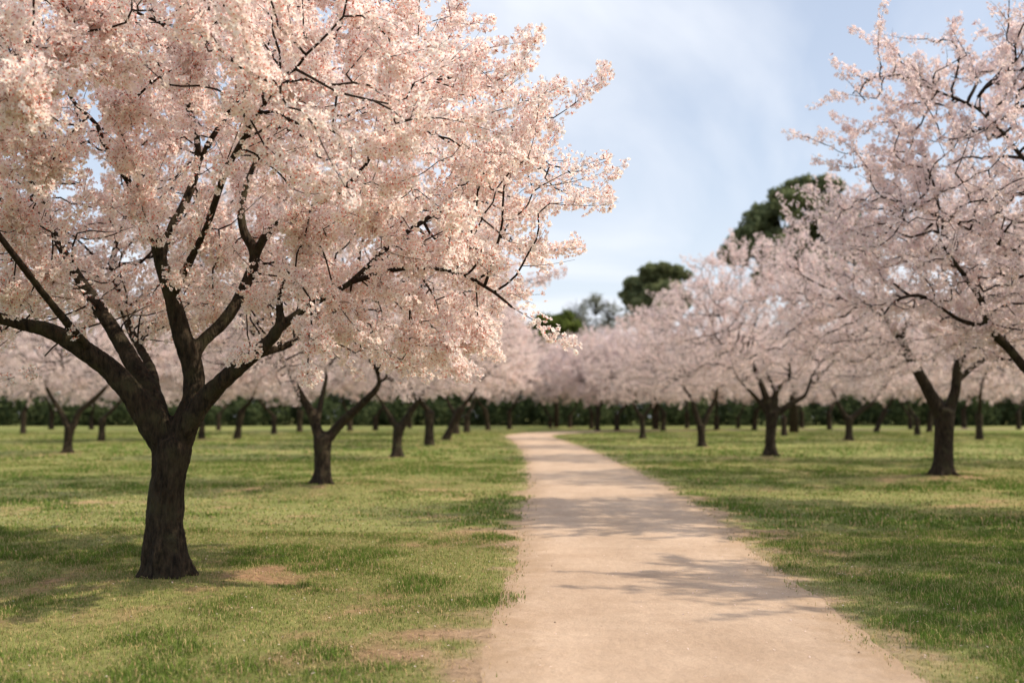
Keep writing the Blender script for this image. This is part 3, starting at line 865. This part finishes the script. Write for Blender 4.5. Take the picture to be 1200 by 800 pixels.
# ---- the tree just outside the frame on the right, whose limbs reach in
rng = np.random.default_rng(8)
nx_, ny_ = named['right_near']; sk = Skel(); zb2 = h1(nx_, ny_)
sk.chain([(nx_ + .02, ny_, -0.12, .30), (nx_, ny_, 0.1, .25), (nx_ - .02, ny_, .7, .20), (nx_ - .05, ny_, 1.45, .22)], 0.12)
def W_(x_, y_, dep, r_): p = at(x_, y_, dep); return (p[0], p[1], p[2], r_)
sk.chain([(nx_ - .1, ny_, 1.4, .15), (nx_ - 1.1, ny_ - .2, 1.75, .12), W_(1215, 445, 15.0, 0.088), W_(1182, 408, 14.9, 0.079), W_(1160, 385, 14.8, 0.074), W_(1150, 352, 14.8, 0.061), W_(1122, 312, 14.8, 0.049), W_(1101, 280, 14.8, 0.039), W_(1099, 240, 14.8, 0.030), W_(1092, 208, 14.8, 0.017)], .12)
sk.chain([W_(1160, 385, 14.8, 0.061), W_(1125, 375, 14.9, 0.049), W_(1102, 360, 14.9, 0.035), W_(1078, 346, 15.0, 0.027), W_(1050, 352, 15.0, 0.020), W_(1036, 368, 15.0, 0.013)], .12)
sk.chain([(nx_, ny_, 1.5, .15), (nx_ - .7, ny_ - .3, 2.5, .11), W_(1260, 330, 14.8, 0.071), W_(1198, 298, 14.7, 0.052), W_(1150, 276, 14.7, 0.044), W_(1108, 256, 14.6, 0.030), W_(1070, 240, 14.6, 0.020), W_(1035, 232, 14.5, 0.012)], .12)
sk.chain([(nx_, ny_, 1.5, .15), (nx_ - .3, ny_ - .1, 2.9, .11), W_(1300, 250, 14.8, 0.079), W_(1210, 195, 14.8, 0.052), W_(1172, 152, 14.8, 0.044), W_(1138, 124, 14.8, 0.030), W_(1090, 104, 14.8, 0.017)], .12)
sk.chain([(nx_, ny_, 1.5, .15), (nx_ + .6, ny_ + .4, 2.6, .11), (nx_ + 1.2, ny_ + .8, 3.9, .07), (nx_ + 1.8, ny_ + 1.4, 5.2, .03)], .12)
sk.chain([(nx_, ny_, 1.5, .15), (nx_ + .3, ny_ - .8, 2.7, .10), (nx_ + .4, ny_ - 1.7, 4.0, .06), (nx_ + .2, ny_ - 2.4, 5.4, .03)], .12)
A = envelope(2000, rng, (nx_ - 0.3, ny_, 4.9), 4.9, 3.9, 3.7, 2.7, inner=0.55, noise_amp=0.4, seed=12, cut=lambda p: p[:, 2] < 2.7 + 0.25 * (nx_ - p[:, 0]) * 0.3)
sk.grow(A, rng, di=1.7, dk=0.32, step=0.16, wiggle=0.42, min_z=2.0, iters=100, root_from=14)
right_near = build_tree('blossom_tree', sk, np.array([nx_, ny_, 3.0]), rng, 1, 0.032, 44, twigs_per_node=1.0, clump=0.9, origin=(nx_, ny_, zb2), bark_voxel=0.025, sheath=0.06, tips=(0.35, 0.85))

# ---- middle-distance trees with the limbs the photograph shows
def mid_tree(seed, key, limbs, Rx=4.7, top=8.1, zc=4.6, rb=2.6, lod=1, fr=0.036, per_m=30, npts=1100, extra=4, low=1.95, dens=1.0, cut_extra=None):
    rng = np.random.default_rng(seed)
    x0, y0 = named[key]; sk = Skel(); nroot = 0
    for i, l in enumerate(limbs):
        sk.chain(px_chain([(a_, b_, c_, w_ * .86) for a_, b_, c_, w_ in l], y0), 0.14)
        if i == 0: nroot = max(len(sk.p) - 2, 1)
    f = np.array(sk.p[nroot]); r_b = sk.r[1]; zb_ = h1(x0, y0)
    for k in range(5):
        a = seed + k * 1.257 + rng.uniform(-.2, .2); ca, sa = math.cos(a), math.sin(a)
        sk.chain([(x0 + ca * r_b * .5, y0 + sa * r_b * .5, zb_ + .4, .06), (x0 + ca * r_b * .9, y0 + sa * r_b * .9, zb_ + .1, .06), (x0 + ca * r_b * 1.5, y0 + sa * r_b * 1.5, zb_ - .08, .04)], .1)
    for k in range(extra):
        a = rng.uniform(0, 2 * np.pi) if extra < 3 else (k + rng.uniform(-.25, .25)) / extra * 2 * np.pi + seed
        o1 = np.array([math.cos(a), math.sin(a), 0])
        sk.chain([(*f, .09), (*(f + o1 * .55 + np.array([0, 0, .8])), .075), (*(f + o1 * 1.15 + rng.normal(0, .12, 3) + np.array([0, 0, 1.7])), .055), (*(f + o1 * rng.uniform(1.7, 2.3) + np.array([0, 0, 2.9])), .03)], 0.14)
    A = envelope(npts, rng, (x0, y0, zc), Rx, Rx, top - zc, rb, inner=0.40, noise_amp=0.35, seed=seed, cut=lambda p: p[:, 2] < low + 0.7 * np.exp(-((p[:, 0] - x0) / 1.2) ** 2))
    sk.grow(A, rng, di=1.9, dk=0.38, step=0.19, wiggle=0.40, min_z=1.8, iters=80, root_from=nroot)
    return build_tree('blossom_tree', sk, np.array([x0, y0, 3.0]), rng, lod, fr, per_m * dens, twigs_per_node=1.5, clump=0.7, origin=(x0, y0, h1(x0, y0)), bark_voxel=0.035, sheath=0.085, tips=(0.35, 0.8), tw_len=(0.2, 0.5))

T = {}
T['second'] = mid_tree(21, 'second', [
    [(378, 578, 0, 32), (378, 566, 0, 28), (378, 540, 0, 24), (378, 512, 0, 27)],
    [(376, 518, 0, 18), (366, 487, 0, 15), (352, 462, 0, 12), (337, 432, 0, 9), (326, 412, .2, 6)],
    [(372, 492, 0, 11), (378, 462, .3, 9), (383, 438, .5, 7), (380, 410, .8, 5)],
    [(381, 518, 0, 17), (398, 497, 0, 15), (422, 475, -.1, 13), (444, 451, -.2, 10), (440, 432, -.2, 6)],
    [(383, 430, .4, 8), (398, 412, .4, 7), (416, 397, .4, 6), (450, 380, .4, 4)]], extra=3, per_m=36, npts=1300, fr=0.032, low=1.9)
T['third'] = mid_tree(22, 'third', [
    [(466, 541, 0, 19), (466, 534, 0, 17), (465, 518, 0, 14), (468, 500, 0, 17)],
    [(469, 503, 0, 13), (479, 486, 0, 11), (489, 471, 0, 9), (499, 455, 0, 6)],
    [(467, 503, 0, 11), (458, 490, 0, 9), (450, 476, 0, 6), (440, 460, 0, 4)]], extra=4)
T['right'] = mid_tree(23, 'right', [
    [(1104, 570, 0, 36), (1105, 556, 0, 31), (1106, 520, 0, 26), (1107, 480, 0, 29)],
    [(1103, 488, 0, 21), (1087, 456, 0, 18), (1070, 425, 0, 15), (1056, 400, 0, 11), (1036, 372, 0, 8), (1003, 356, 0, 5)],
    [(1111, 486, 0, 18), (1120, 455, 0, 15), (1123, 425, 0, 13), (1140, 407, 0, 11), (1160, 393, 0, 8), (1190, 370, 0, 5)],
    [(1122, 445, 0, 11), (1143, 428, .3, 9), (1165, 415, .5, 7), (1190, 405, .7, 4)],
    [(1108, 480, 0, 12), (1094, 460, .6, 9), (1078, 442, 1, 7), (1060, 420, 1.4, 4)],
    [(1058, 402, 0, 8), (1062, 378, -.3, 6), (1085, 356, -.5, 5), (1100, 330, -.5, 3)]], extra=3, per_m=34, npts=1300, fr=0.033, low=2.1)
T['right2'] = mid_tree(24, 'right2', [
    [(902, 542, 0, 23), (903, 534, 0, 19), (903, 510, 0, 15), (905, 482, 0, 19)],
    [(901, 486, 0, 9), (886, 466, 0, 7), (868, 447, 0, 4), (858, 430, 0, 3)],
    [(903, 482, 0, 13), (894, 455, 0, 10), (884, 430, 0, 7), (876, 410, 0, 4)],
    [(907, 480, 0, 12), (910, 458, 0, 9), (924, 443, .3, 7), (925, 425, .3, 5)],
    [(909, 458, 0, 8), (900, 440, .3, 6), (893, 420, .4, 4)],
    [(910, 484, 0, 11), (930, 471, 0, 9), (944, 462, 0, 6), (951, 440, 0, 4)]], extra=2)
T['right3'] = mid_tree(25, 'right3', [
    [(822, 526, 0, 14), (822, 521, 0, 12), (822, 510, 0, 11), (821, 498, 0, 13)],
    [(820, 500, 0, 9), (815, 482, 0, 8), (811, 468, 0, 6), (802, 455, 0, 4)],
    [(823, 500, 0, 9), (831, 482, 0, 8), (838, 468, 0, 6), (841, 455, 0, 4)]], extra=3, npts=950)
T['right4'] = mid_tree(26, 'right4', [
    [(753, 516, 0, 11), (753, 512, 0, 9), (753, 500, 0, 8), (752, 488, 0, 9)],
    [(751, 489, 0, 7), (743, 475, 0, 5), (738, 460, 0, 4), (728, 445, 0, 3)],
    [(754, 489, 0, 7), (762, 477, 0, 5), (769, 465, 0, 4), (778, 455, 0, 2.5)]], extra=3, npts=950, top=8.3, zc=4.7)
T['leftmid'] = mid_tree(27, 'leftmid', [
    [(79, 535, 0, 17), (79, 529, 0, 14), (80, 515, 0, 12), (82, 500, 0, 15)],
    [(80, 502, 0, 10), (71, 482, 0, 8), (60, 465, 0, 7), (48, 440, 0, 4)],
    [(82, 500, 0, 9), (78, 474, 0, 7), (92, 450, 0, 5), (104, 430, 0, 4)],
    [(85, 502, 0, 10), (93, 483, 0, 9), (110, 468, 0, 8), (128, 450, 0, 5)]], extra=2, npts=1000)
T['right_mid'] = mid_tree(28, 'right_mid', [
    [(995, 520, 0, 14), (995, 515, 0, 12), (995, 502, 0, 10), (995, 490, 0, 13)],
    [(993, 491, 0, 8), (985, 478, 0, 7), (979, 464, 0, 4), (970, 450, 0, 3)],
    [(998, 490, 0, 9), (1010, 480, 0, 7), (1023, 472, 0, 5), (1034, 455, 0, 3)]], extra=3, npts=950)

labels = {
 'main': 'large pink blossom tree with thick dark forked trunk, nearest on the left',
 'right_near': 'pink blossom tree reaching in from the right edge, its trunk outside the frame',
 'second': 'pink blossom tree with V-shaped trunk standing just right of the large forked tree',
 'third': 'blossom tree with short thick trunk, third in the row left of the path',
 'right': 'blossom tree with stout dark trunk, nearest one standing right of the path',
 'right2': 'blossom tree with many upright limbs, second in the row right of the path',
 'right3': 'blossom tree with narrow V-shaped trunk, third in the row right of the path',
 'right4': 'blossom tree with slim dark trunk, fourth in the row right of the path',
 'leftmid': 'blossom tree with three spreading limbs far left behind the large forked tree',
 'right_mid': 'small-looking blossom tree seen between the first and second trees of the right row'}
T['main'] = main_tree; T['right_near'] = right_near
for k_, o in T.items():
    o['label'] = labels[k_]; o['category'] = 'tree'; o['group'] = 'blossom trees of the orchard'

# ---- generic kinds for the rows further back
def generic(seed, lean=0.0, fork=1.3):
    rng = np.random.default_rng(seed); sk = Skel()
    sk.chain([(0, 0, -0.15, .29), (0, 0, .05, .25), (lean * .3, 0, .6, .20), (lean, 0, fork, .23)], 0.16)
    nroot = len(sk.p) - 1; f = np.array([lean, 0, fork]); nl = rng.integers(3, 6)
    for k in range(nl):
        a = (k + rng.uniform(-.28, .28)) / nl * 2 * np.pi; o1 = np.array([math.cos(a), math.sin(a), 0]); s_ = rng.uniform(.75, 1.25)
        sk.chain([(*f, .14), (*(f + o1 * .5 * s_ + np.array([0, 0, .55])), .12), (*(f + o1 * 1.05 * s_ + rng.normal(0, .15, 3) + np.array([0, 0, 1.4])), .085), (*(f + o1 * 1.8 * s_ + rng.normal(0, .2, 3) + np.array([0, 0, 2.6])), .045)], 0.16)
    A = envelope(700, rng, (lean, 0, 4.8), 4.6, 4.6, 3.3, 2.7, inner=0.4, noise_amp=0.38, seed=seed, cut=lambda p: p[:, 2] < 2.0)
    sk.grow(A, rng, di=2.2, dk=0.45, step=0.24, wiggle=0.42, min_z=1.8, iters=60, root_from=nroot)
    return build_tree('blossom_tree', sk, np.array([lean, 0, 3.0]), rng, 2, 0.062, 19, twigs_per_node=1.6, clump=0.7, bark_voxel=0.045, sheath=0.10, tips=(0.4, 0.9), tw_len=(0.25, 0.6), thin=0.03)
kinds = [generic(101), generic(102, 0.25, 1.6), generic(103, 0.0, 1.0), generic(104, 0.75, 1.7), generic(105, -0.1, 1.4)]
def copy_tree(o):
    c = o.copy(); COL.objects.link(c)
    for ch in o.children:
        d = ch.copy(); COL.objects.link(d); d.parent = c
    return c
rs = random.Random(5)
far_labels = {
 0: 'blossom tree with straight upright trunk, fourth in the row left of the path',
 1: 'blossom tree whose trunk leans right, fifth in the row left of the path',
 6: 'blossom tree with thin bent trunk just left of the large forked trunk',
 7: 'faint blossom tree at the far left edge of the lawn',
 9: 'blossom tree whose trunk shows just right of the large forked trunk',
 10: 'blossom tree seen between the large forked tree and the V-shaped tree',
 12: 'thin-trunked blossom tree close behind the left limb of the V-shaped tree',
 23: 'thin blossom tree just right of the trunk of the second tree in the right row',
 25: 'slanting blossom tree left of the stout tree on the mound',
 27: 'blossom tree immediately left of the stout trunk on the mound',
 29: 'thick-trunked blossom tree right of the stout tree on the mound',
 34: 'blossom tree cut by the left edge of the picture',
 44: 'blossom tree beyond the right edge whose crown hangs into the picture'}
used = set()
for i, (x_, y_) in enumerate(far_xy):
    kind = 3 if i in (1, 25) else [0, 1, 2, 4][(i * 7 + i // 3) % 4]
    if kind in used: o = copy_tree(kinds[kind])
    else: o = kinds[kind]; used.add(kind)
    o.location = (x_, y_, h1(x_, y_) - 0.02)
    o.rotation_euler = (0, 0, 0.0 if kind == 3 else rs.uniform(0, 6.28))
    s_ = rs.uniform(0.94, 1.10) * (1 + 0.30 * min(max((y_ - 60) / 40, 0), 1)) * (1.12 if i < 5 else 1.0); o.scale = (s_ * rs.uniform(.95, 1.05), s_, s_ * rs.uniform(.96, 1.1))
    o['category'] = 'tree'; o['group'] = 'blossom trees of the orchard'
    side = 'left' if far_px[i][0] < 620 else 'right'
    o['label'] = far_labels.get(i, f'distant blossom tree in the blurred back rows {side} of the path')
o = copy_tree(kinds[0]); hx_, hy_ = named['right_hidden']
o.location = (hx_, hy_, h1(hx_, hy_)); o.rotation_euler = (0, 0, 1.1); o.scale = (.68, .68, .85)
o['category'] = 'tree'; o['group'] = 'blossom trees of the orchard'
o['label'] = 'smaller blossom tree outside the right edge whose shadow crosses the near path'
for k in range(5):
    if k not in used:
        for ch in list(kinds[k].children): bpy.data.objects.remove(ch)
        bpy.data.objects.remove(kinds[k])

# ------------------------------------------------------------------ green trees beyond the orchard
def leaf_cloud(acc, lobes, rng, n, size, cols, shell=0.55, flat=0.75, sub=0):
    if sub:
        L2 = []
        for l in lobes:
            for q in range(sub):
                d = nrm(rng.normal(size=3)); rr_ = l[3] * rng.uniform(.24, .52)
                L2.append((l[0] + d[0] * l[3] * .8, l[1] + d[1] * l[3] * .8, l[2] + d[2] * l[3] * .62, rr_))
        lobes = L2 + [(l[0], l[1], l[2], l[3] * .72) for l in lobes]
    w = np.array([l[3] ** 2 for l in lobes]); w = w / w.sum()
    idx = rng.choice(len(lobes), n, p=w); Lb = np.array([l[:4] for l in lobes])
    d = nrm(rng.normal(size=(n, 3))); rr = (shell + (1 - shell) * rng.random(n) ** 0.6)
    lump = 0.72 + 0.55 * fbm(d * 2.4 + idx[:, None] * 7.3, 3, 5)
    stray = rng.random(n) < 0.14; rr = np.where(stray, rr * rng.uniform(1.0, 1.35, n), rr)
    P = Lb[idx, :3] + d * (rr * lump * Lb[idx, 3])[:, None] * np.array([1, 1, flat])
    N = nrm(d + rng.normal(0, 0.7, (n, 3))); T = nrm(np.cross(N, rng.normal(size=(n, 3)))); B = np.cross(N, T)
    s_ = (size * rng.uniform(0.5, 1.3, n))[:, None]
    v = np.stack([P - T * s_, P - B * s_ * .45, P + T * s_, P + B * s_ * .45], 1).reshape(-1, 3)
    m = rng.random((n, 1)); tone = fbm(P * 0.9, 3, 8)[:, None]
    c = np.array(cols[0]) * (1 - m) + np.array(cols[1]) * m
    acc.add(v, np.arange(n * 4).reshape(-1, 4), c=np.repeat(c * (0.6 + 0.8 * tone), 4, 0))
def pine(px, ytop, ybot, wpx, depth, lobes_px, seed, label, trunk_px):
    rng = np.random.default_rng(seed)
    base = at(trunk_px, 487, depth); x0, y0 = float(base[0]), depth
    root = bpy.data.objects.new('pine_tree', None); COL.objects.link(root); root.location = (x0, y0, 0)
    sc_ = depth / F
    lobes = []
    for (lx, ly, lr) in lobes_px:
        p = at(lx, ly, depth); lobes.append((p[0] - x0, rng.uniform(-2, 2), p[2], lr * sc_))
        lobes.append((p[0] - x0 + rng.normal(0, .4), rng.uniform(-4, 4), p[2] - .5, lr * sc_ * .8))
    acc = Acc(); leaf_cloud(acc, lobes, rng, 56000, 0.28, ((0.075, 0.095, 0.045), (0.22, 0.24, 0.115)), flat=0.7, shell=0.2, sub=12)
    link('crown', acc.mesh('pine_crown', False), M_LEAF, root)
    tk = Acc(); top = max(l[2] for l in lobes) - 1.0
    low = min(l[2] for l in lobes)
    tube(tk, [(0, 0, -0.3), (.1, 0, low * .5), (.2, 0, low), (.1, 0, top)], [.45, .36, .28, .10], 8)
    for l in lobes[::2]:
        z0 = max(low - 2.5, l[2] - 3.0 - rng.random())
        tube(tk, [(.15, 0, z0), (l[0] * .5, l[1] * .5, (z0 + l[2]) / 2 - .3), (l[0], l[1], l[2])], [.16, .12, .05], 6)
    link('trunk', tk.mesh('pine_trunk'), M_BARK, root)
    root['label'] = label; root['category'] = 'tree'; root['group'] = 'green trees behind the orchard'
pine(905, 205, 310, 145, 92, [(865, 290, 20), (885, 262, 24), (912, 240, 26), (945, 225, 26), (905, 290, 26), (935, 275, 32), (965, 250, 26), (975, 290, 24), (900, 318, 20), (950, 315, 30), (858, 296, 14), (985, 262, 24), (1000, 292, 26), (925, 225, 20), (965, 222, 18)], 61, 'tall dark green pine rising behind the blossom on the right', 930)
pine(765, 305, 385, 90, 120, [(748, 335, 17), (768, 323, 18), (792, 322, 16), (760, 352, 20), (785, 345, 21), (745, 352, 12), (802, 350, 14), (770, 372, 17), (750, 374, 11)], 62, 'rounded dark green pine above the blossom in the middle', 768)

rng = np.random.default_rng(63)
def broadleaf(label, name, px, depth, lobes_px, cols, n, size, trunk_r, shell=0.3):
    base = at(px, 487, depth); x0 = float(base[0])
    root = bpy.data.objects.new(name, None); COL.objects.link(root); root.location = (x0, depth, 0)
    lobes = []
    for (lx, ly, lr) in lobes_px:
        p = at(lx, ly, depth); lobes.append((p[0] - x0, rng.uniform(-1.5, 1.5), p[2], lr * depth / F))
    acc = Acc(); leaf_cloud(acc, lobes, rng, n, size, cols, shell=shell, flat=0.85, sub=11)
    link('crown', acc.mesh(name + '_crown', False), M_LEAF, root)
    tk = Acc(); c0 = np.mean([l[:3] for l in lobes], axis=0)
    tube(tk, [(0, 0, -.3), (0, 0, c0[2] * .4), (0, 0, c0[2] * .8)], [trunk_r, trunk_r * .8, trunk_r * .5], 8)
    for l in lobes:
        L = np.array(l[:3])
        tube(tk, [(0, 0, c0[2] * .55), L * .5 + np.array([0, 0, c0[2] * .3]), L], [trunk_r * .5, trunk_r * .3, .05], 5)
        for q in range(16):
            e = L + nrm(rng.normal(size=3) + np.array([0, 0, .5])) * l[3] * 1.1
            tube(tk, [L * .8 + np.array([0, 0, L[2] * .12]), (L + e) / 2 + rng.normal(0, .15, 3), e], [.09, .05, .02], 4)
    link('trunk', tk.mesh(name + '_trunk'), M_TWIG, root)
    root['label'] = label; root['category'] = 'tree'; root['group'] = 'green trees behind the orchard'
broadleaf('bright green bushy tree between the left and right blossom rows', 'broadleaf_tree', 652, 135,
          [(640, 386, 20), (662, 380, 18), (648, 410, 22), (678, 398, 16), (628, 405, 20), (660, 435, 22)], ((0.06, 0.085, 0.02), (0.14, 0.17, 0.045)), 20000, 0.34, .35)
broadleaf('bare grey-green tree beside the rounded pine', 'bare_tree', 700, 148,
          [(676, 370, 18), (698, 358, 17), (718, 365, 16), (690, 385, 18), (735, 374, 14), (712, 384, 16)], ((0.13, 0.14, 0.10), (0.22, 0.22, 0.17)), 3200, 0.22, .3)

# ------------------------------------------------------------------ the dark wood that closes the park
rng = np.random.default_rng(71)
acc = Acc(); lobes = []
xx = -150.0
while xx < 160:
    d_ = 152 + rng.uniform(-3, 6); r_ = rng.uniform(1.5, 2.9)
    lobes.append((xx, d_, r_ * .75, r_)); lobes.append((xx + rng.normal(0, 1), d_ + rng.uniform(1, 6), rng.uniform(1.6, 5.6), rng.uniform(1.7, 3.0)))
    lobes.append((xx + rng.normal(0, .6), d_ + 9, rng.uniform(2.4, 4.6), rng.uniform(2.4, 3.2)))
    xx += rng.uniform(1.0, 2.0)
leaf_cloud(acc, lobes, rng, 260000, 0.38, ((0.028, 0.042, 0.020), (0.075, 0.092, 0.040)), shell=0.6, flat=1.0)
tkk = Acc()
wd = link('far_wood', acc.mesh('far_wood', False), M_LEAF); wd['kind'] = 'stuff'; wd['label'] = 'dark green hedge and wood closing the far side of the park'
